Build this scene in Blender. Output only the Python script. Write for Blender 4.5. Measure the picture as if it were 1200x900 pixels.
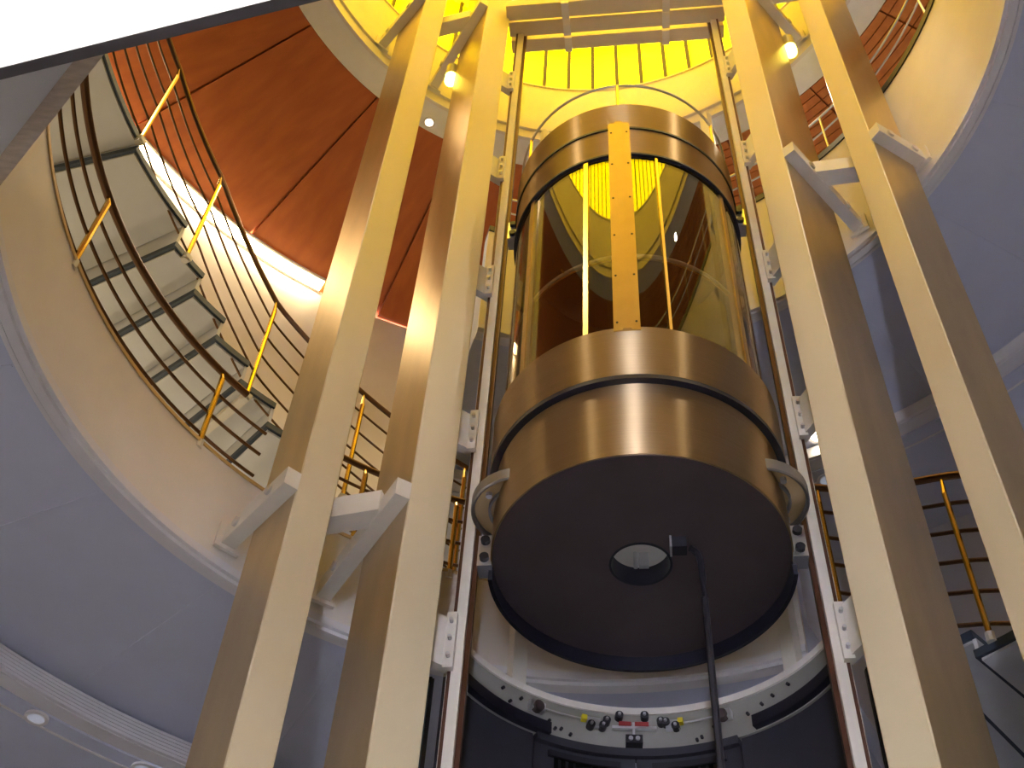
import bpy, math, random
from mathutils import Matrix, Vector
random.seed(7)
for o in list(bpy.data.objects): bpy.data.objects.remove(o)
SC = bpy.context.scene
COL = SC.collection
# ------------------------------------------------------------------ units
# All plan measures below are in multiples of U metres, heights h in multiples of U above eye level.
U, EYE = 4.3, 1.6
def Z(h): return h * U + EYE
FLOOR_H = -EYE / U
def W(x, y, h): return Vector((x * U, y * U, Z(h)))
def pol(c, r, a):
    a = math.radians(a); return (c[0] + r * math.cos(a), c[1] + r * math.sin(a))
O = (.078, .743)          # centre of the round atrium
C = (.174, 1.106)         # axis of the lift
RV = .613                 # radius of the void
RW = 1.25                 # radius of the outer wall
F1, F2, F3 = 1.0, 1.75, 2.52

# ------------------------------------------------------------------ camera
Rw = Matrix(((0.9971977, -0.0748111, 0.0), (-0.0574455, -0.7657222, -0.6406009), (0.0479240, 0.6388058, -0.7678740)))
cam = bpy.data.cameras.new('camera'); cam.sensor_width = 36; cam.lens = 1410 * 36 / 1200; cam.clip_start = .05
co = bpy.data.objects.new('camera', cam); COL.objects.link(co)
co.matrix_world = Matrix.Translation((0, 0, EYE)) @ Rw.to_4x4()
SC.camera = co
# ------------------------------------------------------------------ world, exposure
SC.view_settings.view_transform = 'Standard'; SC.view_settings.look = 'None'
SC.view_settings.gamma = 1; SC.view_settings.use_curve_mapping = False
SC.view_settings.exposure = 1.2
wd = bpy.data.worlds.new('world'); SC.world = wd; wd.use_nodes = True
bg = wd.node_tree.nodes['Background']; bg.inputs[0].default_value = (.78, .82, 1, 1); bg.inputs[1].default_value = 34.0
E_FILL = 12
E_DRUM, E_ROOF, E_PANEL = 2.4, .5, 4.0

# ------------------------------------------------------------------ materials
MATS = {}
def mat(name, col, rough=.5, metal=0., var=.0, scale=6., bump=0., stretch=(1, 1, 1), col2=None, aniso=0., coat=0., emis=None, es=0., spec=None):
    m = bpy.data.materials.new(name); m.use_nodes = True; nt = m.node_tree; b = nt.nodes['Principled BSDF']
    b.inputs['Base Color'].default_value = (*col, 1); b.inputs['Roughness'].default_value = rough; b.inputs['Metallic'].default_value = metal
    if aniso: b.inputs['Anisotropic'].default_value = aniso; b.inputs['Anisotropic Rotation'].default_value = .25
    if aniso:
        tg = nt.nodes.new('ShaderNodeTangent'); tg.direction_type = 'RADIAL'; tg.axis = 'Z'; nt.links.new(tg.outputs[0], b.inputs['Tangent'])
    if coat: b.inputs['Coat Weight'].default_value = coat; b.inputs['Coat Roughness'].default_value = .15
    if spec is not None: b.inputs['Specular IOR Level'].default_value = spec
    if emis: b.inputs['Emission Color'].default_value = (*emis, 1); b.inputs['Emission Strength'].default_value = es
    if var or bump or col2:
        tc = nt.nodes.new('ShaderNodeTexCoord'); mp = nt.nodes.new('ShaderNodeMapping'); nz = nt.nodes.new('ShaderNodeTexNoise')
        mp.inputs['Scale'].default_value = stretch; nz.inputs['Scale'].default_value = scale; nz.inputs['Detail'].default_value = 6
        nt.links.new(tc.outputs['Object'], mp.inputs[0]); nt.links.new(mp.outputs[0], nz.inputs['Vector'])
        if var or col2:
            rp = nt.nodes.new('ShaderNodeValToRGB'); rp.color_ramp.elements[0].position = .3; rp.color_ramp.elements[1].position = .7
            c2 = col2 or tuple(min(1, c * (1 + var)) for c in col); c1 = col if col2 else tuple(c * (1 - var) for c in col)
            rp.color_ramp.elements[0].color = (*c1, 1); rp.color_ramp.elements[1].color = (*c2, 1)
            nt.links.new(nz.outputs['Fac'], rp.inputs[0]); nt.links.new(rp.outputs[0], b.inputs['Base Color'])
        if bump:
            bp = nt.nodes.new('ShaderNodeBump'); bp.inputs['Strength'].default_value = bump; bp.inputs['Distance'].default_value = .01
            nt.links.new(nz.outputs['Fac'], bp.inputs['Height']); nt.links.new(bp.outputs[0], b.inputs['Normal'])
    MATS[name] = m; return m
def glass(name, tint, ior=.05, rough=0.0):   # ior: reflectance at normal incidence
    m = bpy.data.materials.new(name); m.use_nodes = True; nt = m.node_tree
    nt.nodes.remove(nt.nodes['Principled BSDF']); out = nt.nodes['Material Output']
    t = nt.nodes.new('ShaderNodeBsdfTransparent'); t.inputs[0].default_value = (*tint, 1)
    g = nt.nodes.new('ShaderNodeBsdfGlossy'); g.inputs['Roughness'].default_value = rough
    lw = nt.nodes.new('ShaderNodeLayerWeight'); lw.inputs[0].default_value = .5
    pw = nt.nodes.new('ShaderNodeMath'); pw.operation = 'POWER'; pw.inputs[1].default_value = 5
    f = nt.nodes.new('ShaderNodeMath'); f.operation = 'MULTIPLY_ADD'; f.inputs[1].default_value = 1 - ior; f.inputs[2].default_value = ior
    nt.links.new(lw.outputs['Facing'], pw.inputs[0]); nt.links.new(pw.outputs[0], f.inputs[0])
    mx = nt.nodes.new('ShaderNodeMixShader')
    nt.links.new(f.outputs[0], mx.inputs[0]); nt.links.new(t.outputs[0], mx.inputs[1]); nt.links.new(g.outputs[0], mx.inputs[2]); nt.links.new(mx.outputs[0], out.inputs[0])
    MATS[name] = m; return m
mat('cream', (.77, .72, .67), .55, var=.04, scale=3, bump=.05)
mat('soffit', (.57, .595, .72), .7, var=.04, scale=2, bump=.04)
mat('ring_soffit', (.86, .85, .84), .6, var=.03)
mat('moulding', (.74, .72, .74), .5, var=.02)
mat('wood', (.42, .10, .014), .42, scale=2.2, stretch=(1, 4, 4), col2=(.52, .14, .02), bump=.02)
mat('wood_plank', (.50, .15, .025), .4, scale=4, stretch=(2, 2, 8), col2=(.62, .22, .045), bump=.03)
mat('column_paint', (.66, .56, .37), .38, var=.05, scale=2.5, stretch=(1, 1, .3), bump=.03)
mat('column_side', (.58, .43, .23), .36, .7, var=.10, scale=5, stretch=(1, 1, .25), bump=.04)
mat('bracket_paint', (.74, .70, .62), .5, var=.04)
mat('steel', (.43, .31, .18), .44, 1., var=.06, scale=3, stretch=(.3, .3, 60), bump=.015, aniso=1.0)
mat('steel_dark', (.13, .10, .105), .45, .6, var=.1, scale=3)
mat('brass', (.72, .47, .10), .25, 1., var=.05)
mat('bronze', (.17, .095, .055), .28, 1., var=.08)
mat('tread', (.66, .67, .69), .7, var=.04, scale=4)
mat('tread_edge', (.028, .045, .075), .5)
mat('rubber', (.012, .012, .02), .5)
mat('blue_black', (.008, .009, .02), .4)
mat('maroon', (.13, .012, .02), .7, var=.1)
mat('dark_brown', (.09, .035, .02), .4, .4, var=.1)
mat('grey_panel', (.33, .32, .29), .45, .2, var=.05)
mat('door_dark', (.045, .045, .06), .4, .3, var=.08)
mat('stone_brown', (.50, .40, .30), .5, scale=6, stretch=(2, 8, 2), col2=(.66, .55, .44), bump=.05)
mat('bulkhead', (.80, .80, .80), .7, var=.03)
mat('wheel_grey', (.30, .29, .29), .4, .8, var=.08)
mat('floor_stone', (.32, .30, .28), .25, var=.08, scale=2)
mat('dark_frame', (.07, .06, .06), .5)
mat('interior', (.06, .05, .045), .35, .4, var=.1)
mat('zinc', (.62, .62, .64), .35, .9, var=.05)
mat('red_plastic', (.35, .03, .03), .5)
mat('yellow_plastic', (.75, .60, .02), .5)
mat('lamp_white', (.9, .9, .9), .5, emis=(1, .86, .62), es=12)
mat('lamp_dim', (.75, .78, .85), .4, emis=(.75, .82, 1), es=.1)
mat('lamp_yellow', (.9, .8, .3), .5, emis=(1, .78, .10), es=6)
mat('panel_white', (.9, .9, .9), .5, emis=(1, .98, .94), es=E_PANEL)
mat('cove', (.9, .8, .6), .5, emis=(1, .76, .40), es=12.0)
mat('pane_yellow', (.8, .65, .02), .3, emis=(1, .70, .0), es=E_DRUM)
mat('roof_glass', (.9, .8, .5), .5, emis=(1, .68, .2), es=E_ROOF)
glass('car_glass', (.88, .84, .72), .13)
glass('screen_glass', (.50, .60, .58), .06)

# ------------------------------------------------------------------ mesh helpers
class MB:
    def __init__(s): s.v = []; s.f = []
    def quad_strip(s, A, B, close=False):
        n = len(A); i0 = len(s.v); s.v += A; s.v += B
        for k in range(n if close else n - 1):
            k2 = (k + 1) % n; s.f.append((i0 + k, i0 + k2, i0 + n + k2, i0 + n + k))
    def poly(s, pts):
        i = len(s.v); s.v += pts; s.f.append(tuple(range(i, i + len(pts))))
    def prism(s, base, off):
        """closed prism from polygon base (world vectors) swept by off"""
        n = len(base); i = len(s.v); s.v += list(base) + [p + off for p in base]
        s.f.append(tuple(range(i + n - 1, i - 1, -1))); s.f.append(tuple(range(i + n, i + 2 * n)))
        for k in range(n):
            k2 = (k + 1) % n; s.f.append((i + k, i + k2, i + n + k2, i + n + k))
    def box(s, c, ax, ay, az):
        """box centred at c with half-axis vectors"""
        P = [c + sx * ax + sy * ay - az for sx, sy in ((-1, -1), (1, -1), (1, 1), (-1, 1))]
        s.prism(P, 2 * az)
    def bar(s, p0, p1, w, h, up=Vector((0, 0, 1))):
        d = p1 - p0; L = d.length; d = d / L
        sd = d.cross(up); sd.normalize(); u = sd.cross(d)
        s.box((p0 + p1) / 2, d * (L / 2), sd * (w / 2), u * (h / 2))
    def lathe(s, c, prof, a0, a1, n, wx=None):
        """closed profile [(r,h)] swept about the vertical axis through plan point c"""
        full = abs(a1 - a0) >= 359.99; m = len(prof); i0 = len(s.v); k = n if full else n + 1
        for j in range(k):
            a = a0 + (a1 - a0) * j / n
            for r, h in prof:
                x, y = pol(c, r, a); s.v.append(W(x, y, h))
        for j in range(n):
            j2 = (j + 1) % k
            for q in range(m):
                q2 = (q + 1) % m
                s.f.append((i0 + j * m + q, i0 + j2 * m + q, i0 + j2 * m + q2, i0 + j * m + q2))
        if not full:
            s.f.append(tuple(range(i0 + m - 1, i0 - 1, -1))); s.f.append(tuple(range(i0 + n * m, i0 + n * m + m)))
    def tube(s, pts, r, n=8, r_end=None):
        m = len(pts); i0 = len(s.v)
        for k, p in enumerate(pts):
            d = (pts[min(k + 1, m - 1)] - pts[max(k - 1, 0)]).normalized()
            a = d.cross(Vector((0, 0, 1)));
            if a.length < 1e-3: a = Vector((1, 0, 0))
            a.normalize(); b = d.cross(a)
            rr = r if r_end is None else r + (r_end - r) * k / (m - 1)
            for q in range(n):
                t = 2 * math.pi * q / n; s.v.append(p + a * (rr * math.cos(t)) + b * (rr * math.sin(t)))
        for k in range(m - 1):
            for q in range(n):
                q2 = (q + 1) % n; s.f.append((i0 + k * n + q, i0 + k * n + q2, i0 + (k + 1) * n + q2, i0 + (k + 1) * n + q))
        s.f.append(tuple(range(i0 + n - 1, i0 - 1, -1))); s.f.append(tuple(range(i0 + (m - 1) * n, i0 + m * n)))
    def cyl(s, c, axis, r, n=16): s.tube([c - axis, c + axis], r, n)
    def mesh(s, name, m, origin=Vector((0, 0, 0)), smooth=False):
        me = bpy.data.meshes.new(name); me.from_pydata([tuple(Vector(p) - origin) for p in s.v], [], s.f)
        import bmesh
        bm = bmesh.new(); bm.from_mesh(me); bmesh.ops.recalc_face_normals(bm, faces=bm.faces); bm.to_mesh(me); bm.free()
        me.materials.append(MATS[m])
        if smooth:
            for p in me.polygons: p.use_smooth = True
            me.set_sharp_from_angle(angle=math.radians(35))
        return me
def wloc(o):
    l = Vector(o.location)
    while o.parent: o = o.parent; l += Vector(o.location)
    return l
def put(name, me, parent=None, loc=Vector((0, 0, 0)), rz=0., prot=0.):
    """link a mesh whose vertices are relative to loc (world); rz rotates it about loc"""
    o = bpy.data.objects.new(name, me); COL.objects.link(o)
    if parent: o.parent = parent; o.location = Vector(loc) - wloc(parent)
    else: o.location = loc
    o.rotation_euler = (0, 0, rz); return o
def obj(name, mb, m, parent=None, smooth=False, origin=None):
    if origin is None:
        n = len(mb.v); lo = Vector((min(p[0] for p in mb.v), min(p[1] for p in mb.v), min(p[2] for p in mb.v))); hi = Vector((max(p[0] for p in mb.v), max(p[1] for p in mb.v), max(p[2] for p in mb.v)))
        origin = Vector(((lo.x + hi.x) / 2, (lo.y + hi.y) / 2, lo.z))
    return put(name, mb.mesh(name, m, origin, smooth), parent, origin)
def tag(o, label=None, cat=None, group=None, kind=None):
    if label: o['label'] = label
    if cat: o['category'] = cat
    if group: o['group'] = group
    if kind: o['kind'] = kind
    return o
def thing(name, label, cat, loc, group=None):
    o = bpy.data.objects.new(name, None); COL.objects.link(o); o.location = loc; o.empty_display_size = .1
    return tag(o, label, cat, group)
def struct(name, mb, m, label=None, parent=None, smooth=False, cat=None):
    o = obj(name, mb, m, parent, smooth)
    if not parent: tag(o, label, cat, kind='structure')
    return o
def rect(r0, r1, h0, h1): return [(r0, h0), (r1, h0), (r1, h1), (r0, h1)]
UP = Vector((0, 0, 1))

# ================================================================== SETTING
mb = MB(); mb.lathe(O, rect(.001, RW + .35, FLOOR_H - .03, FLOOR_H), 0, 360, 64)
struct('floor', mb, 'floor_stone', 'pale stone floor of the round hall', cat='floor')
# outer wall, open towards the entrance front behind the viewer
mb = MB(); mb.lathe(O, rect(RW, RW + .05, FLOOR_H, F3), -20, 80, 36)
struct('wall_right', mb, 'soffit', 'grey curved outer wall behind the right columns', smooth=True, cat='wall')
mb = MB(); mb.lathe(O, rect(RW, RW + .05, FLOOR_H, F3), 80, 200, 42)
struct('wall_outer', mb, 'cream', 'cream curved outer wall rising behind the stair', smooth=True, cat='wall')
# entrance front: solid wall with an unseen doorway slot added to let daylight in
LIGHT_SLOTS = ((261.6, 264.0, 1.15),)
cuts = [200] + [x for d_ in LIGHT_SLOTS for x in d_[:2]] + [340]
mb = MB()
for q in range(0, len(cuts), 2): mb.lathe(O, rect(RW, RW + .05, FLOOR_H, F3), cuts[q], cuts[q + 1], max(4, int((cuts[q + 1] - cuts[q]) / 3)))
for d0, d1, hh in LIGHT_SLOTS: mb.lathe(O, rect(RW, RW + .05, hh, F3), d0, d1, 6)
struct('wall_front', mb, 'cream', 'cream curved entrance wall with a tall slot added to let daylight in', cat='wall')

def gallery(name, f, top, a0, a1, label, fascia_mat='cream', edge='bronze'):
    n = max(12, int((a1 - a0) / 2.5))
    mb = MB(); mb.lathe(O, [(RV + .006, f + .004), (RW, f + .004), (RW, top - .09), (RV + .03, top - .09), (RV + .03, top), (RV + .006, top)], a0, a1, n)
    s = struct(name, mb, 'soffit', label, smooth=True, cat='gallery')
    mb = MB(); mb.lathe(O, rect(RV, RV + .006, f + .012, top), a0, a1, n); obj('fascia', mb, fascia_mat, s, True)
    return s, n
def mouldings(s, f, a0, a1, n):
    # stepped bead along the void edge, fluted cornice further out
    for k, (r0, r1, h0, h1) in enumerate(((RV - .004, RV + .006, f + .004, f + .016), (RV + .002, RV + .014, f - .002, f + .006), (RV + .016, RV + .022, f, f + .005))):
        mb = MB(); mb.lathe(O, rect(r0, r1, h0, h1), a0, a1, n); obj('bead', mb, 'moulding', s, True)
    prof = [(.956, f + .005), (.956, f - .042)]
    mb = MB()
    steps = 6
    P = [(.990, f + .005)]
    for k in range(steps):
        r = .966 - .0022 * k; h = f - .004 - .0068 * k
        P += [(r, h + .002), (r, h - .0024), (r + .006, h - .0028), (r + .006, h - .0044)]
    P += [(.990, f - .0405)]
    mb.lathe(O, P, a0, a1, n); obj('cornice', mb, 'moulding', s)
    mb = MB(); mb.lathe(O, rect(.990, RW, f - .044, f + .003), a0, a1, n); obj('lower_soffit', mb, 'soffit', s)
    mb = MB(); mb.lathe(O, rect(1.018, 1.021, f - .046, f - .044), a0, a1, n); obj('raised_line', mb, 'moulding', s)  # thin pale strip raised along the lower soffit

g1, n1 = gallery('gallery_floor', F1, 1.165, 57, 262, 'lower gallery slab with cream fascia and lavender grey soffit')
mouldings(g1, F1, 57, 262, n1)
mb = MB(); mb.lathe(O, rect(RV - .002, RV + .03, 1.165, 1.1705), 57, 262, n1); obj('edge_trim', mb, 'column_side', g1)
g2, n2 = gallery('gallery_floor', F2, 2.085, -112, 104, 'upper gallery slab with deep yellow cream fascia and grey soffit')
mouldings(g2, F2, -112, 104, n2)
mb = MB(); mb.lathe(O, rect(RV - .003, RV + .03, 2.085, 2.102), -112, 104, n2); obj('edge_trim', mb, 'blue_black', g2)
# soffit joints of the lower gallery
for a in (115, 133, 151, 169, 187):
    mb = MB(); p0, p1 = pol(O, .64, a), pol(O, .955, a); mb.bar(W(*p0, F1 + .0034), W(*p1, F1 + .0034), .014, .004); obj('joint', mb, 'soffit', g1)
for a in (7, 25, 43, 61, 79):
    mb = MB(); p0, p1 = pol(O, .64, a), pol(O, .955, a); mb.bar(W(*p0, F2 + .0034), W(*p1, F2 + .0034), .014, .004); obj('joint', mb, 'soffit', g2)

# roof storey: light ring, yellow-lit fascia, wooden ceiling panels
mb = MB(); mb.lathe(O, rect(RV + .008, .69, F3, F3 + .05), 0, 360, 144)
ring = struct('ceiling', mb, 'ring_soffit', 'light grey ring soffit around the skylight drum', smooth=True, cat='ceiling')
mb = MB(); mb.lathe(O, rect(RV, RV + .008, F3 - .006, 2.78), 0, 360, 144); obj('fascia', mb, 'cream', ring, True)
mb = MB(); mb.lathe(O, rect(RV - .006, RV, F3 + .03, F3 + .038), 0, 360, 144); obj('bead', mb, 'cream', ring, True)
mb = MB(); mb.lathe(O, rect(RV - .004, RV + .008, 2.78, 2.786), 0, 360, 144); obj('sill', mb, 'cream', ring, True)
mb = MB(); mb.lathe(O, rect(.69, RW + .05, F3 + .014, F3 + .05), 0, 360, 96)
wc = struct('ceiling', mb, 'wood', 'red brown wooden ceiling above the stair', cat='ceiling')
OW = W(O[0], O[1], F3)
def sector_mesh(name, m, r0, r1, h0, h1, half, n):
    mb = MB(); mb.lathe(O, rect(r0, r1, h0, h1), -half, half, n)
    return mb.mesh(name, m, OW)
panel_me = sector_mesh('panel', 'wood', .692, RW - .002, F3 + .002, F3 + .014, 8.82, 8)
rings = [.692 + .021 * k for k in range(13)]
plank_me = [sector_mesh('plank', 'wood_plank', r + .0012, r + .0198, F3 + .002, F3 + .014, 8.82, 8) for r in rings]
outer_me = sector_mesh('panel', 'wood_plank', rings[-1] + .022, RW - .002, F3 + .002, F3 + .014, 8.82, 8)
for k in range(20):
    a = 12 + 18 * k + .0
    if 95 < a % 360 < 240: put('panel', panel_me, wc, OW, math.radians(a))
    else:
        for me in plank_me: put('plank', me, wc, OW, math.radians(a))
        put('panel', outer_me, wc, OW, math.radians(a))
# skylight drum
mb = MB(); mb.lathe(O, rect(RV + .012, RV + .03, 2.775, 3.13), 0, 360, 126)
drum = struct('window_1', mb, 'dark_frame', 'drum of backlit yellow glass panes under the roof', cat='window')
pane_me = MB(); pane_me.lathe(O, rect(RV + .004, RV + .010, 2.785, 3.10), -2.55, 2.55, 4); pane_me = pane_me.mesh('pane', 'pane_yellow', OW)
mul_me = MB(); mul_me.lathe(O, rect(RV - .004, RV + .012, 2.785, 3.12), -.42, .42, 1); mul_me = mul_me.mesh('mullion', 'dark_frame', OW)
NP = 63
for k in range(NP):
    a = 89.3 + 360 / NP * k
    put('mullion', mul_me, drum, OW, math.radians(a)); put('pane', pane_me, drum, OW, math.radians(a + 180 / NP))
mb = MB(); mb.lathe(O, rect(RV - .06, RV + .03, 3.10, 3.14), 0, 360, 96); obj('head_ring', mb, 'cream', drum)
mb = MB(); mb.lathe(O, rect(.0005, RV - .06, 3.12, 3.14), 0, 360, 96)
struct('ceiling', mb, 'roof_glass', 'luminous glass roof light closing the top of the atrium', cat='ceiling')

# straight bulkhead with a brown stone edge, close to the viewer
d = Vector((.65, -.76, 0)); nrm = Vector((-.76, -.65, 0))
a = Vector((-.423, .527, 0)); A = a - d * .30; B = a + d * .35
def wp(v, h): return W(v.x, v.y, h)
mb = MB(); q = [A + nrm * .016, B + nrm * .016, B + nrm * .34, A + nrm * .34]
mb.prism([wp(p, .952) for p in q], UP * (.2 * U)); bh = struct('ceiling', mb, 'bulkhead', 'grey bulkhead soffit with brown stone edge above the viewer', cat='ceiling')
mb = MB(); q = [A + nrm * .0005, B + nrm * .0005, B + nrm * .016, A + nrm * .016]
mb.prism([wp(p, .947) for p in q], UP * (.205 * U)); obj('stone_edge', mb, 'stone_brown', bh)

# ================================================================== LIFT TOWER
def xyz(x, y, h): return W(x, y, h)
cols = dict(
    lo=dict(P=(-.254, 1.062), az=-12.95, dirn=(-.60, .80), w=.100, b=.053, side=1),
    li=dict(P=(-.116, 1.064), az=-6.0, dirn=(-.46, .888), w=.128, b=.057, side=1),
    ri=dict(P=(.4226, .9627), az=23.7, dirn=(.738, .675), w=.140, b=.052, side=-1),
    ro=dict(P=(.5565, .9189), az=31.2, dirn=(.89, .454), w=.088, b=.0485, side=-1))
collabels = dict(
    lo='beige steel column left of the lift, bolted close to the lower cream fascia',
    li='beige steel column standing beside the left guide rail of the lift',
    ri='beige steel column standing beside the right guide rail of the lift',
    ro='beige steel column right of the lift, bolted close to the upper gallery fascia')
TOP = 3.09
COLT = {}
for k, c in cols.items():
    P = Vector((*c['P'], 0)); u = Vector((*c['dirn'], 0)).normalized()
    v = Vector((u.y, -u.x, 0)) * c['side']           # towards the lift
    t = thing('steel_column', collabels[k], 'column', W(P.x + u.x * c['w'] / 2 + v.x * c['b'] / 2, P.y + u.y * c['w'] / 2 + v.y * c['b'] / 2, FLOOR_H), 'lift tower columns')
    e = .0015
    poly = [P + u * e, P + v * e, P + v * (c['b'] - e), P + v * c['b'] + u * e, P + v * c['b'] + u * (c['w'] - e), P + v * (c['b'] - e) + u * c['w'], P + v * e + u * c['w'], P + u * (c['w'] - e)]
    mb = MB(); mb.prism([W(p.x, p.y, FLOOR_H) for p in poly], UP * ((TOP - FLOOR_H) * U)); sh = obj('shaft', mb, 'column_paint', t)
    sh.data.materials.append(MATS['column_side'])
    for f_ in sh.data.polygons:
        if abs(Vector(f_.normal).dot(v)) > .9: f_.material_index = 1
    COLT[k] = t
    # base plate
    mb = MB(); cc = P + u * c['w'] / 2 + v * c['b'] / 2
    mb.box(W(cc.x, cc.y, FLOOR_H + .003), u * ((c['w'] / 2 + .02) * U), v * ((c['b'] / 2 + .02) * U), UP * (.003 * U)); obj('base_plate', mb, 'column_paint', t)
    # floor brackets: a bar along the outer face to the gallery edge
    for h, lv in ((1.05, 1), (1.80, 2), (2.57, 3)):
        if lv == 1 and k in ('ri', 'ro'): continue
        if lv == 2 and k in ('lo', 'li'): continue
        s0 = P - v * .0105 - u * .004
        # reach the void radius
        L = .02
        while (Vector((*O, 0)) - (s0 + u * L)).length < RV - .004 and L < .6: L += .002
        p0 = W(s0.x, s0.y, h); p1 = W((s0 + u * L).x, (s0 + u * L).y, h)
        mb = MB(); mb.bar(p0, p1, .020 * U, .028 * U); br = obj('bracket', mb, 'bracket_paint', t)
        for q in (.25, .75):
            bp = W(*(s0 + u * L * q - v * .0105).to_2d(), h); mb = MB(); mb.cyl(bp, v * (.003 * U), .007 * U, 12); obj('bolt', mb, 'zinc', br)
        # end plate on the fascia
        e0 = s0 + u * (L - .004); mb = MB(); mb.box(W(e0.x, e0.y, h), u * (.003 * U), v * (.018 * U), UP * (.020 * U)); obj('end_plate', mb, 'cream', br)
# tie bars between the inner and outer columns
def tie(owner, x0, y0, x1, y1, h):
    mb = MB(); mb.bar(W(x0, y0, h), W(x1, y1, h), .03 * U, .034 * U); obj('tie_bar', mb, 'bracket_paint', COLT[owner])
def colpt(k, s, t):
    c = cols[k]; P = Vector((*c['P'], 0)); u = Vector((*c['dirn'], 0)).normalized(); v = Vector((u.y, -u.x, 0)) * c['side']
    q = P + u * s + v * t; return q.x, q.y
for h in (1.06, 2.58): tie('lo', *colpt('lo', .05, cols['lo']['b']), *colpt('li', .05, -.012), h)
for h in (1.81, 2.58): tie('ro', *colpt('ro', .04, cols['ro']['b']), *colpt('ri', .07, -.012), h)

fw = Vector((math.sin(math.radians(8.94)), math.cos(math.radians(8.94)), 0)); pr = Vector((fw.y, -fw.x, 0))   # lift axes: away, right
Cv = Vector((*C, 0))
def LP(r, f, h): q = Cv + pr * r + fw * f; return W(q.x, q.y, h)
# head beams across the top of the tower
for k, (f, h, hh, w, lab) in enumerate(((.030, 2.62, .030, .030, 'rear yellow lit head beam across the lift tower, facing the glass drum'), (-.018, 2.60, .022, .034, 'middle yellow lit head beam across the lift tower'), (-.066, 2.58, .030, .034, 'front yellow lit head beam across the lift tower'))):
    t = thing('head_beam', lab, 'beam', LP(0, f, h), 'head beams of the lift tower')
    mb = MB(); mb.bar(LP(-.24, f, h), LP(.24, f, h), w * U, hh * U); obj('beam', mb, 'column_paint', t)
    for x in (-.11, .11):
        mb = MB(); mb.box(LP(x, f, h - hh / 2 - .005), pr * (.008 * U), fw * (w * .55 * U), UP * (.006 * U)); obj('cleat', mb, 'bracket_paint', t)

# guide rails
for sgn, side in ((-1, 'left'), (1, 'right')):
    t = thing('guide_rail', 'tall lift guide rail with dark steel blade, %s of the round car' % side, 'rail', LP(sgn * .222, 0, FLOOR_H), 'lift guide rails')
    H0, H1 = FLOOR_H, 2.95
    def strip(name, r, f, wr, wf, m, h0=H0, h1=H1, par=t):
        mb = MB(); mb.box(LP(sgn * r, f, (h0 + h1) / 2), pr * (wr / 2 * U), fw * (wf / 2 * U), UP * ((h1 - h0) / 2 * U)); return obj(name, mb, m, par)
    strip('flange', .2145, 0, .012, .016, 'bracket_paint')
    strip('blade', .2055, .006, .006, .010, 'dark_brown')
    strip('edge_strip', .2225, -.002, .004, .012, 'dark_brown')
    strip('wire', .2262, .002, .0018, .0018, 'bracket_paint')
    for k in range(5):
        h = .88 + .365 * k
        # bracket plate from the rail towards the inner column
        cx, cy = colpt('li' if sgn < 0 else 'ri', .035, cols['li']['b'] if sgn < 0 else cols['ri']['b'])
        p0 = LP(sgn * .224, 0, h); p1 = W(cx, cy, h)
        mb = MB(); mb.bar(p0, p1, .012 * U, .07 * U); pl = obj('wall_bracket', mb, 'bracket_paint', t)
        mb = MB(); mb.box(LP(sgn * .224, -.012, h), pr * (.006 * U), fw * (.004 * U), UP * (.04 * U)); obj('clip_plate', mb, 'bracket_paint', pl)
        for q in (-.025, 0, .025):
            mb = MB(); mb.cyl(LP(sgn * .224, -.019, h + q), fw * (.003 * U), .0026 * U, 8); obj('bolt', mb, 'zinc', pl)

# ================================================================== LIFT CAR
car = thing('elevator_car', 'round panoramic lift car with brushed steel bands and curved glass', 'elevator', W(*C, 1.0))
RC = .1846
def part(name, prof, m, a0=0, a1=360, n=96, par=car, smooth=True, c=C):
    mb = MB(); mb.lathe(c, prof, a0, a1, n); return obj(name, mb, m, par, smooth)
# underside with a central opening
us = part('underside', [(.038, 1.0), (RC - .002, 1.0), (RC - .002, 1.008), (.038, 1.008)], 'steel_dark')
part('opening_rim', rect(.036, .039, .999, 1.026), 'blue_black', par=us)
part('well', [(.0002, 1.026), (.038, 1.026), (.038, 1.030), (.0002, 1.030)], 'ring_soffit', par=us)
mb = MB(); mb.box(LP(.004, .010, 1.015), pr * (.006 * U), fw * (.003 * U), UP * (.011 * U)); obj('hanger_plate', mb, 'zinc', us)
mb = MB(); mb.cyl(LP(-.006, .008, 1.014), UP * (.012 * U), .003 * U); obj('rod', mb, 'zinc', us)
part('lower_shell', [(RC - .006, 1.001), (RC, 1.001), (RC, 1.1255), (RC - .006, 1.1255)], 'steel')
part('painted_shade_ring', rect(RC - .008, RC + .0092, 1.125, 1.132), 'blue_black')  # solid dark ring, colour stands in for shade under the band's overhang
part('upper_band', [(RC - .004, 1.132), (RC + .0095, 1.132), (RC + .0095, 1.226), (RC - .004, 1.226)], 'steel')
part('toe_guard', rect(RC - .002, RC + .003, .979, 1.0), 'blue_black', -8, 172, 60)
part('floor_pan', rect(.001, RC - .004, 1.215, 1.222), 'interior')
hd = part('header_band', [(RC - .006, 1.688), (RC + .002, 1.688), (RC + .002, 1.766), (RC - .006, 1.766)], 'steel')
part('seam', rect(RC - .002, RC + .0035, 1.684, 1.688), 'rubber', par=hd)
cr = part('crown_band', [(RC - .006, 1.771), (RC + .004, 1.771), (RC + .004, 1.85), (RC - .006, 1.85)], 'steel')
part('seam', rect(RC - .004, RC + .0045, 1.766, 1.771), 'rubber', par=cr)
cl = part('car_ceiling', rect(.001, RC - .006, 1.70, 1.708), 'interior')
part('roof', rect(.001, RC - .004, 1.842, 1.848), 'steel_dark')
# closed rear of the car, with its doors
part('rear_wall', rect(RC - .012, RC - .008, 1.222, 1.70), 'interior', -2, 162, 48)
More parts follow.
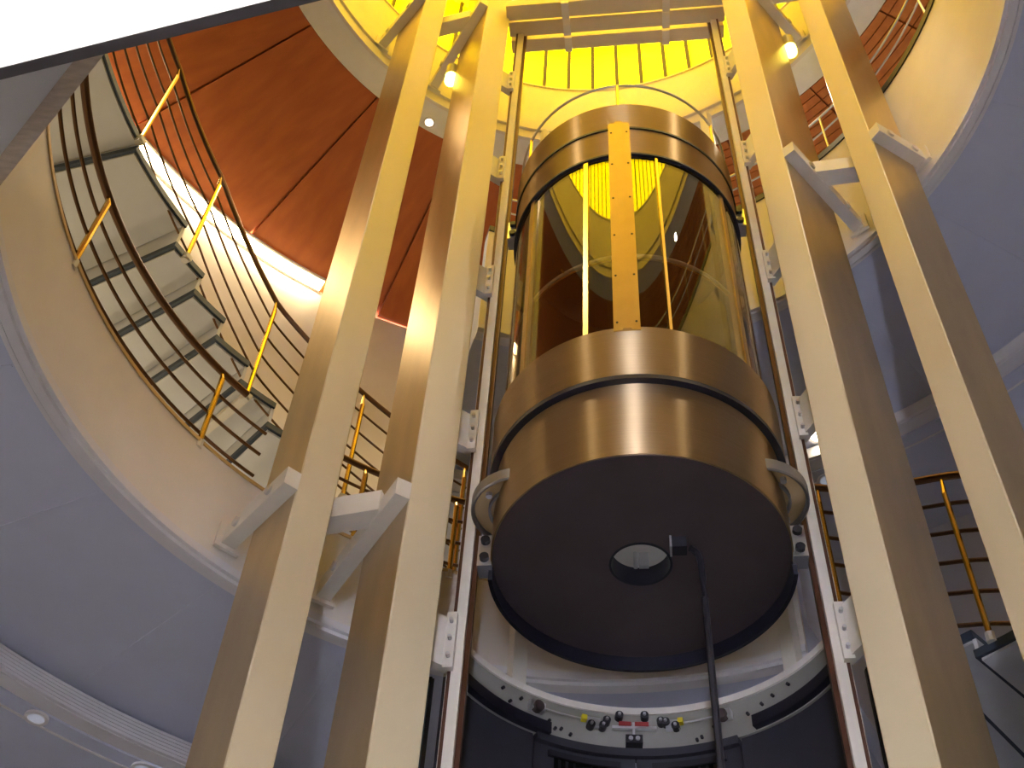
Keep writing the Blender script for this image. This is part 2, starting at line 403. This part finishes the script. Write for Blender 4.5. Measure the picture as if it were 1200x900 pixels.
# curved glass and metal posts
MID = -100
for a0, a1 in ((MID + 5, MID + 92), (MID - 92, MID - 5)):
    gp = part('glass_pane', rect(RC - .0035, RC - .0015, 1.226, 1.688), 'car_glass', a0, a1, 40)
    gp['label'] = 'curved clear glass pane'
cm = part('center_post', rect(RC - .004, RC + .0115, 1.218, 1.772), 'brass', MID - 5, MID + 5, 6)
MATS['post_metal'] = mat('post_metal', (.46, .31, .11), .38, .85, var=.06)
cm.data.materials[0] = MATS['post_metal']
part('cover_strip', rect(RC + .0115, RC + .014, 1.218, 1.772), 'post_metal', MID - 1.6, MID + 1.6, 4, par=cm)
for h in (1.235, 1.34, 1.44, 1.54, 1.64, 1.74):
    for da in (-3.6, 3.6):
        p = pol(C, RC + .0115, MID + da); ax = Vector((math.cos(math.radians(MID + da)), math.sin(math.radians(MID + da)), 0))
        mb = MB(); mb.cyl(W(*p, h), ax * (.0008 * U), .0016 * U, 8); obj('screw', mb, 'rubber', cm)
for a in (MID - 52, MID + 58, MID - 93.5, MID + 93.5):
    part('side_post', rect(RC - .012, RC - .0005, 1.222, 1.69), 'post_metal', a - 1.6, a + 1.6, 2)
for a, wd_ in ((MID - 17, 1.1), (MID + 17.5, .6)):
    part('glass_strip', rect(RC - .0035, RC + .0015, 1.226, 1.688), 'brass', a - wd_, a + wd_, 2)  # narrow upright brass strips on the car glass
hr = MB(); hr.tube([W(*pol(C, RC - .012, MID - 88 + 176 * k / 48), 1.42) for k in range(49)], .0030 * U, 8); hro = obj('handrail', hr, 'zinc', car, True)
hr = MB(); hr.tube([W(*pol(C, RC - .012, MID - 88 + 176 * k / 48), 1.412) for k in range(49)], .0012 * U, 6); obj('lower_rail', hr, 'brass', hro, True)
for a in (MID - 60, MID - 30, MID + 30, MID + 60):
    mb = MB(); mb.cyl(W(*pol(C, RC - .008, a), 1.42), Vector((math.cos(math.radians(a)), math.sin(math.radians(a)), 0)) * (.005 * U), .0015 * U, 8); obj('standoff', mb, 'brass', hro)
# roof guard ring
rg = MB(); rg.tube([W(*pol(C, RC - .002, 360 * k / 72), 1.932) for k in range(73)], .0024 * U, 8); rgo = obj('roof_guard_ring', rg, 'zinc', car, True)
for a in (MID, MID + 60, MID + 120, MID + 180, MID + 240, MID + 300):
    mb = MB(); mb.cyl(W(*pol(C, RC - .002, a), 1.89), UP * (.042 * U), .0028 * U, 8); obj('guard_post', mb, 'brass', rgo)
# side lobes (horizontal rope wheels) and guide shoes
for sgn in (-1, 1):
    wc_ = Cv + pr * (sgn * .145) - fw * .036
    wl = part('rope_wheel', [(.0605, 1.058), (.063, 1.056), (.065, 1.058), (.065, 1.074), (.0605, 1.074)], 'wheel_grey', c=(wc_.x, wc_.y), n=48)
    part('wheel_plate', rect(.001, .061, 1.064, 1.070), 'column_side', c=(wc_.x, wc_.y), n=32, par=wl)
    part('wheel_rib', rect(.040, .043, 1.058, 1.066), 'wheel_grey', c=(wc_.x, wc_.y), n=32, par=wl)
    for a in (30, 120, 210, 300):
        p = pol((wc_.x, wc_.y), .05, a); mb = MB(); mb.cyl(W(*p, 1.062), UP * (.004 * U), .004 * U, 8); obj('bolt', mb, 'zinc', wl)
    mb = MB(); mb.prism([LP(sgn * .180, -.012, 1.085), LP(sgn * .201, -.012, 1.085), LP(sgn * .200, -.012, 1.11), LP(sgn * .188, -.012, 1.165)], fw * (.012 * U)); obj('gusset', mb, 'bracket_paint', car)
    mb = MB(); mb.prism([LP(sgn * .182, -.03, 1.08), LP(sgn * .200, -.03, 1.08), LP(sgn * .193, -.03, 1.12), LP(sgn * .186, -.03, 1.15)], fw * (.006 * U)); obj('gusset', mb, 'bracket_paint', car)
    for h in (1.02, 1.76):
        mb = MB(); mb.box(LP(sgn * .1925, 0, h), pr * (.009 * U), fw * (.012 * U), UP * (.025 * U)); gs = obj('guide_shoe', mb, 'zinc', car)
        for q in (-.014, .014):
            mb = MB(); mb.cyl(LP(sgn * .1925, -.014, h + q), fw * (.004 * U), .006 * U, 12); obj('roller', mb, 'rubber', gs)
# landing sill bracket under the car + travelling cable
mb = MB(); mb.box(W(.213, 1.060, .992), pr * (.010 * U), fw * (.008 * U), UP * (.008 * U)); cb = obj('cable_clamp', mb, 'rubber', car)
mb = MB(); mb.box(W(.204, 1.060, .991), pr * (.0012 * U), fw * (.009 * U), UP * (.009 * U)); obj('plate', mb, 'zinc', cb)
mb = MB(); mb.box(W(.213, 1.053, .989), pr * (.005 * U), fw * (.001 * U), UP * (.003 * U)); obj('tag', mb, 'yellow_plastic', cb)
t = MB()
pts = [W(.2275, 1.0605, .990), W(.233, 1.064, .990), W(.2375, 1.066, .986), W(.240, 1.067, .975)] + [W(.2405, 1.067, .95 - .03 * k) for k in range(43)]
m = len(pts)
t.tube([p for p in pts if p.z > .02], .0042 * U, 8)
tag(obj('travelling_cable', t, 'rubber', smooth=True), 'black travelling cable hanging from the underside of the lift car', 'cable')

# ================================================================== LOWER LANDING
ld = thing('landing_entrance', 'curved grey lift landing entrance with door gear and dark doors', 'elevator entrance', W(*C, .38))
RL = .25
part('header_panel', rect(RL, RL + .012, .902, .958), 'grey_panel', 14, 152, 60, ld)
part('top_rim', rect(RL - .003, RL + .02, .956, .966), 'cream', 14, 152, 60, ld)
part('door_head', rect(RL - .004, RL + .012, .892, .9035), 'door_dark', 54, 116, 30, ld)
part('track_cover', rect(RL - .010, RL, .902, .918), 'blue_black', 112, 150, 16, ld)
part('track_cover', rect(RL - .010, RL, .904, .920), 'blue_black', 15, 48, 16, ld)
for a0, a1 in ((54, 84.8), (85.2, 116)):
    dr = part('landing_door', rect(RL + .004, RL + .010, .40, .892), 'door_dark', a0, a1, 14, ld)
    mid = (a0 + a1) / 2
    part('vision_glass', rect(RL + .002, RL + .004, .52, .876), 'screen_glass', mid - 9, mid + 9, 8, dr)
    part('glass_frame', rect(RL - .001, RL + .004, .876, .884), 'rubber', mid - 11, mid + 11, 8, dr)
for a0, a1 in ((14, 53.5), (116.5, 152)):
    part('side_panel', rect(RL + .004, RL + .012, .40, .902), 'door_dark', a0, a1, 20, ld)
part('sill', rect(RL - .01, RL + .03, .38, .40), 'grey_panel', 14, 152, 40, ld)
def lbox(name, a, h, wt, wr, hh, m, dr=.006, par=ld):
    p = pol(C, RL - dr, a); rd = Vector((math.cos(math.radians(a)), math.sin(math.radians(a)), 0)); tg = Vector((-rd.y, rd.x, 0))
    mb = MB(); mb.box(W(*p, h), tg * (wt / 2 * U), rd * (wr / 2 * U), UP * (hh / 2 * U)); return obj(name, mb, m, par)
def lcyl(name, a, h, r, L, m, dr=.006, par=ld):
    p = pol(C, RL - dr, a); rd = Vector((math.cos(math.radians(a)), math.sin(math.radians(a)), 0))
    mb = MB(); mb.cyl(W(*p, h), rd * (L / 2 * U), r * U, 12); return obj(name, mb, m, par, True)
lk = lbox('lock_box', 85.5, .912, .022, .014, .012, 'rubber')
lcyl('lock_pin', 86.6, .912, .003, .018, 'zinc', par=lk); lcyl('lock_pin', 84.4, .912, .003, .018, 'zinc', par=lk)
hg = lbox('hanger_bar', 85.3, .932, .058, .006, .004, 'zinc')
lbox('contact_strip', 88.2, .9365, .016, .008, .006, 'red_plastic', par=hg); lbox('contact_strip', 83, .9365, .018, .008, .006, 'red_plastic', par=hg)
lbox('rod', 85.5, .925, .003, .004, .03, 'zinc', par=hg)
for a, h in ((95.2, .930), (99, .929), (94, .9385), (77, .9395), (72.5, .931), (75.5, .938), (90, .948), (82, .949)):
    rl = lcyl('roller', a, h, .0055, .010, 'rubber', .008); lcyl('hub', a, h, .002, .014, 'zinc', .009, rl)
for a in (98, 73.5): lbox('hanger_plate', a, .9345, .018, .006, .014, 'zinc')
for a in (101, 71): lbox('buffer', a, .9395, .007, .008, .007, 'yellow_plastic')
for a in (117, 57.5):
    cw = lbox('cable_wheel_mount', a, .936, .022, .010, .012, 'zinc'); lcyl('wheel', a, .934, .0075, .010, 'steel_dark', .010, cw)
for a0, a1, h0, h1 in ((115, 102, .938, .9385), (59.5, 70, .938, .937)):
    mb = MB(); mb.tube([W(*pol(C, RL - .006, a0 + (a1 - a0) * k / 8), h0 + (h1 - h0) * k / 8) for k in range(9)], .0011 * U, 6); obj('door_rope', mb, 'zinc', ld)
for a, h in ((122, .942), (129, .944), (126, .93), (112, .925), (110, .916), (105, .913), (61, .925), (65, .914), (45, .936), (41, .941), (35, .945), (50, .93), (66.5, .911), (108, .918)):
    lcyl('screw', a, h, .0022, .006, 'rubber', .001)
# support of the landing entrance down to the floor
mb = MB(); mb.lathe(C, rect(RL + .002, RL + .03, FLOOR_H, .38), 14, 152, 40); struct('wall_pit', mb, 'grey_panel', 'curved shaft wall below the lift landing', cat='wall')
# posts standing on the landing header
for a, lab in ((122, 'slim beige post rising from the landing header left of the door gear'), (34.5, 'slim beige post rising from the landing header right of the door gear')):
    p = pol(C, RL + .012, a); t = thing('support_post', lab, 'post', W(*p, .967), 'posts on the landing header')
    rd = Vector((math.cos(math.radians(a)), math.sin(math.radians(a)), 0)); tg = Vector((-rd.y, rd.x, 0))
    mb = MB(); mb.box(W(*p, 1.735), tg * (.011 * U), rd * (.007 * U), UP * (.765 * U)); obj('post', mb, 'bracket_paint', t)
    mb = MB(); mb.box(W(*p, .9695), tg * (.024 * U), rd * (.007 * U), UP * (.0025 * U)); obj('foot_plate', mb, 'tread_edge', t)
# glass screens between inner columns and guide rails
for sgn, k, lab in ((-1, 'li', 'dark glass shaft screen between the left column and the guide rail'), (1, 'ri', 'dark glass shaft screen between the right column and the guide rail')):
    cx, cy = colpt(k, .09, cols[k]['b'] + .002); p0 = W(cx, cy, 0); p1 = LP(sgn * .245, .02, 0); p0.z = p1.z = 0
    t = thing('shaft_screen', lab, 'screen', Vector(((p0.x + p1.x) / 2, (p0.y + p1.y) / 2, 0)), 'shaft screens')
    dd = (p1 - p0); mb = MB(); mb.box((p0 + p1) / 2 + UP * (Z(.85) / 2), dd * .46, Vector((-dd.y, dd.x, 0)).normalized() * .006, UP * (Z(.85) / 2 - .02)); obj('glass', mb, 'screen_glass', t)
    for q in (p0 + dd * .04, p1 - dd * .04):
        mb = MB(); mb.bar(q, q + UP * Z(.85), .02, .02, Vector((1, 0, 0))); obj('frame', mb, 'rubber', t)
    mb = MB(); mb.bar(p0 + dd * .04 + UP * Z(.85), p1 - dd * .04 + UP * Z(.85), .02, .02); obj('frame', mb, 'rubber', t)

# ================================================================== STAIRS AND RAILINGS
def interp(tab, a):
    if a <= tab[0][0]: return tab[0][1] + (a - tab[0][0]) * (tab[1][1] - tab[0][1]) / (tab[1][0] - tab[0][0])
    for (x0, y0), (x1, y1) in zip(tab, tab[1:]):
        if a <= x1: return y0 + (y1 - y0) * (a - x0) / (x1 - x0)
    return tab[-1][1] + (a - tab[-1][0]) * .0078
def stair(label, steps, r0, r1, base):
    """steps: (start angle, end angle, underside height)"""
    t = thing('curved_staircase', label, 'staircase', base)
    for i, (a0, a1, h) in enumerate(steps):
        n = max(3, int((a1 - a0) / 1.5))
        mb = MB(); mb.lathe(O, rect(r0, r1, h, h + .012), a0, a1 + .45, n); tr = obj('tread', mb, 'tread_edge', t)
        mb = MB(); mb.lathe(O, rect(r0 + .005, r1 - .003, h - .004, h + .001), a0 + .45, a1 + .0, n); obj('underside', mb, 'tread', tr)
        up_ = [q for q in steps if abs(q[0] - a1) < .01]
        if up_:
            mb = MB(); mb.lathe(O, rect(r0 + .004, r1, h + .012, up_[0][2]), a1 - .1, a1 + .35, 1); obj('riser', mb, 'tread', tr)
    return t
SL = ((84, 1.12), (100, 1.265), (116.5, 1.370), (132.4, 1.466), (147.1, 1.635), (161.1, 1.722), (173, 1.745), (186, 1.86))
steps = [(149.4 - 5.2 * (k + 1), 149.4 - 5.2 * k, 1.628 - .049 * k) for k in range(12) if 1.628 - .049 * k > 1.075]
steps += [(149.4, 161.0, 1.69), (161.0, 173.0, 1.712), (173.0, 178.4, 1.76)] + [(178.4 + 5.2 * k, 183.6 + 5.2 * k, 1.809 + .049 * k) for k in range(5)]
st = stair('curved staircase with grey tread undersides and brass railing climbing past the cream wall', steps, .745, 1.12, W(*pol(O, .9, 92), 1.07))
SR = ((-50, .31), (20, .86), (38.4, .995), (50, 1.06))
st2 = stair('curved staircase with dark bronze railing rising behind the right columns', [(-48 + 5.2 * k, -42.8 + 5.2 * k, interp(SR, -45.4 + 5.2 * k) - .02) for k in range(19)], .70, 1.06, W(*pol(O, .9, -46), FLOOR_H))
for s_, tab, a in ((st, SL, 117), (st, SL, 132.8), (st, SL, 147.6), (st, SL, 161.6)):
    h = interp(tab, a); mb = MB(); p0, p1 = pol(O, .738, a), pol(O, 1.10, a)
    mb.bar(W(*p0, h - .008), W(*p1, h - .008), .014 * U, .010 * U); obj('support_beam', mb, 'bracket_paint', s_)

def railing(label, cat, r, tab, a0, a1, posts, height, nrails, base, rail0=.10, pm='brass', rm='bronze', rr=.0021, hrr=.0046, group=None, pr_=.0042, overs=0., owner=None):
    t = owner or thing('railing', label, cat, base, group)
    n = max(6, int(abs(a1 - a0) / 1.5))
    A = [a0 + (a1 - a0) * k / n for k in range(n + 1)]
    for q in range(nrails):
        f = rail0 + (1 - rail0) * q / nrails
        mb = MB(); mb.tube([W(*pol(O, r, a), interp(tab, a) + height * f) for a in A], rr * U, 6); obj('rail', mb, rm, t, True)
    mb = MB(); mb.tube([W(*pol(O, r, a), interp(tab, a) + height) for a in A if a >= a0 + overs], hrr * U, 10); obj('handrail', mb, rm, t, True)
    for a in posts:
        h = interp(tab, a); p = pol(O, r - .006, a)
        mb = MB(); mb.tube([W(*p, h - .004), W(*p, h + height * .86)], pr_ * U, 8); po = obj('post', mb, pm, t, True)
        mb = MB(); mb.tube([W(*p, h + height * .86), W(*pol(O, r, a), h + height)], pr_ * U, 8, pr_ * .45 * U); obj('post_tip', mb, pm, po, True)
        mb = MB(); mb.tube([W(*p, h - .016), W(*p, h - .002)], pr_ * 1.5 * U, 8); obj('post_foot', mb, 'bracket_paint', po, True)
    return t
FL = ((0, 1.172), (300, 1.172))
railing('low bronze balcony railing with three rails along the cream fascia edge', 'railing', .622, FL, 133.5, 240, (142.7, 171.3, 200, 228), .148, 3, W(*pol(O, .622, 180), 1.172), rail0=.12, rr=.0027, hrr=.0055, overs=3.3)
railing(None, None, .752, SL, 101, 196, (101.5, 117, 132.8, 147.6, 161.6, 176), .262, 5, None, rail0=.07, owner=st)
railing(None, None, .705, SR, -48, 56, (-40, -20, 0, 20, 38.6, 54), .285, 5, None, rail0=.06, rr=.003, hrr=.006, owner=st2)
F2T = ((-200, 2.102), (200, 2.102))
railing('thin steel railing on the black edge of the upper gallery', 'railing', .622, F2T, -110, 102, tuple(range(-104, 103, 28)), .14, 1, W(*pol(O, .622, 0), 2.102), rail0=.6, rm='zinc', pm='zinc', rr=.0022, hrr=.0024, pr_=.0022)
F1T = ((0, 1.172), (300, 1.172))
railing('brass post railing on the lower gallery edge behind the lift', 'railing', .622, F1T, 58, 131, (59, 74, 89, 104, 118, 130), .15, 3, W(*pol(O, .622, 95), 1.172), rail0=.12, rr=.0026, hrr=.005)
# handrail end curl of the lower gallery
# ================================================================== LAMPS
def downlight(r, a, h, label, group, m='lamp_white', rad=.014, power=0., colr=(1, .85, .62), spot=True, c=O):
    p = pol(c, r, a); t = thing('downlight', label, 'lamp', W(*p, h - .004), group)
    mb = MB(); mb.lathe(p, rect(rad, rad + .005, h - .004, h), 0, 360, 24); obj('bezel', mb, 'moulding', t, True)
    mb = MB(); mb.lathe(p, [(.0003, h - .003), (rad, h - .0022), (rad, h - .0005), (.0003, h - .0005)], 0, 360, 24); obj('lens', mb, m, t, True)
    if power:
        L = bpy.data.lights.new('lamp', 'SPOT'); L.energy = power; L.color = colr; L.spot_size = math.radians(120); L.spot_blend = .6; L.shadow_soft_size = rad * U
        lo = bpy.data.objects.new('lamp_light', L); COL.objects.link(lo); lo.parent = t; lo.location = (0, 0, -.03)
    return t
for a, lab in ((118.1, 'small glowing downlight in the skylight ring, between the two left columns'), (207, 'glowing downlight in the skylight ring, mirrored in the lift car glass'), (331, 'glowing downlight in the skylight ring, mirrored in the lift car glass'), (45, 'small glowing downlight in the skylight ring, hidden behind the right columns')):
    downlight(.668, a, F3, lab, 'downlights in the skylight ring', rad=.009, power=60)
for a, lab in ((124.5, 'pale unlit downlight beyond the lower cornice, next to the steel column'), (134.3, 'pale unlit downlight beyond the lower cornice, farther from the steel column')):
    downlight(1.004, a, F1 - .044, lab, 'unlit downlights in the lower soffit', 'lamp_dim', .012)
downlight(.945, 56.7, F2 + .004, 'glowing downlight in the upper gallery soffit, inside the fluted cornice', 'downlights in the upper gallery soffit', power=2)
downlight(1.02, 57.6, F2 - .044, 'unlit pale downlight in the upper gallery soffit, beyond the fluted cornice', 'downlights in the upper gallery soffit', 'lamp_dim')
# spotlights clamped to the inner columns near the top
for k, lab in (('li', 'yellow glowing spotlight clamped behind the left inner column near the skylight'), ('ri', 'yellow glowing spotlight clamped behind the right inner column near the skylight')):
    c = cols[k]; x, y = colpt(k, c['w'] + .012, -.004); h = 2.47
    t = thing('spotlight', lab, 'lamp', W(x, y, h), 'tower spotlights')
    mb = MB(); mb.tube([W(x, y, h - .012), W(x, y, h + .03)], .014 * U, 16); obj('housing', mb, 'zinc', t, True)
    mb = MB(); mb.tube([W(x, y, h - .034), W(x, y, h - .012)], .0135 * U, 16); obj('lens', mb, 'lamp_yellow', t, True)
    x2, y2 = colpt(k, c['w'], .01); mb = MB(); mb.bar(W(x, y, h + .01), W(x2, y2, h + .01), .01 * U, .008 * U); obj('clamp', mb, 'bracket_paint', t)
# luminous ceiling panel over the viewer
e0 = Vector((-.412, .430, 0)); e1 = Vector((-.202, .361, 0)); ed = (e1 - e0).normalized(); en = Vector((ed.y, -ed.x, 0))
a, b = e0 - ed * .25, e1 + ed * .10
lp = thing('light_panel', 'bright white luminous ceiling panel with a dark frame', 'lamp', wp((a + b) / 2 + en * .12, .85))
mb = MB(); mb.prism([wp(p, .851) for p in (a, b, b + en * .24, a + en * .24)], UP * (.004 * U)); obj('diffuser', mb, 'panel_white', lp)
mb = MB(); mb.prism([wp(p, .8551) for p in (a, b, b + en * .24, a + en * .24)], UP * (.012 * U)); obj('back_box', mb, 'dark_frame', lp)
fr = .009
for q in ([a - en * fr, b - en * fr, b, a], [a + en * .24, b + en * .24, b + en * (.24 + fr), a + en * (.24 + fr)], [a - ed * fr, a, a + en * .24, a + en * .24 - ed * fr], [b, b + ed * fr, b + ed * fr + en * .24, b + en * .24]):
    mb = MB(); mb.prism([wp(p, .848) for p in q], UP * (.02 * U)); obj('frame', mb, 'dark_frame', lp)
for q in (a + en * .04 + ed * .05, b + en * .04 - ed * .05, a + en * .2 + ed * .05, b + en * .2 - ed * .05):
    mb = MB(); mb.tube([wp(q, .866), wp(q, .955)], .004, 6); obj('hanger_wire', mb, 'zinc', lp)
# linear wall washer let into the wooden ceiling along the outer wall
t = thing('wall_washer', 'warm white linear light where the cream wall meets the wooden ceiling', 'lamp', W(*pol(O, 1.225, 144), F3 - .004))
mb = MB(); mb.lathe(O, rect(1.208, 1.242, F3 - .003, F3 + .001), 118.5, 166, 40); obj('diffuser', mb, 'cove', t)
mb = MB(); mb.lathe(O, rect(1.202, 1.208, F3 - .005, F3 + .001), 118.5, 166, 40); obj('edge', mb, 'moulding', t)
mb = MB(); mb.lathe(O, rect(1.242, 1.248, F3 - .005, F3 + .001), 118.5, 166, 40); obj('edge', mb, 'moulding', t)

# unseen fill lamps added behind the gallery parapet to brighten treads, wall and wood
for a, nb in ((112, 'foot of the curved stair'), (135, 'balcony railing gap'), (158, 'wide stair landing')):
    p = pol(O, 1.17, a); t = thing('fill_uplight', 'added fill lamp brightening treads, wall and wood, by the %s' % nb, 'lamp', W(*p, 1.075), 'added fill lamps on the lower gallery')
    mb = MB(); mb.lathe(p, [(.0003, 1.0755), (.026, 1.0755), (.030, 1.10), (.026, 1.10), (.022, 1.085), (.0003, 1.085)], 0, 360, 24); obj('housing', mb, 'dark_frame', t, True)
    mb = MB(); mb.lathe(p, rect(.0003, .021, 1.0855, 1.090), 0, 360, 24); obj('lens', mb, 'lamp_white', t, True)
    L = bpy.data.lights.new('lamp', 'SPOT'); L.energy = E_FILL; L.color = (1, .80, .48); L.spot_size = math.radians(165); L.spot_blend = .5; L.shadow_soft_size = .1
    lo = bpy.data.objects.new('lamp_light', L); COL.objects.link(lo); lo.parent = t; lo.location = (0, 0, .12); lo.rotation_euler = (math.pi, 0, 0)
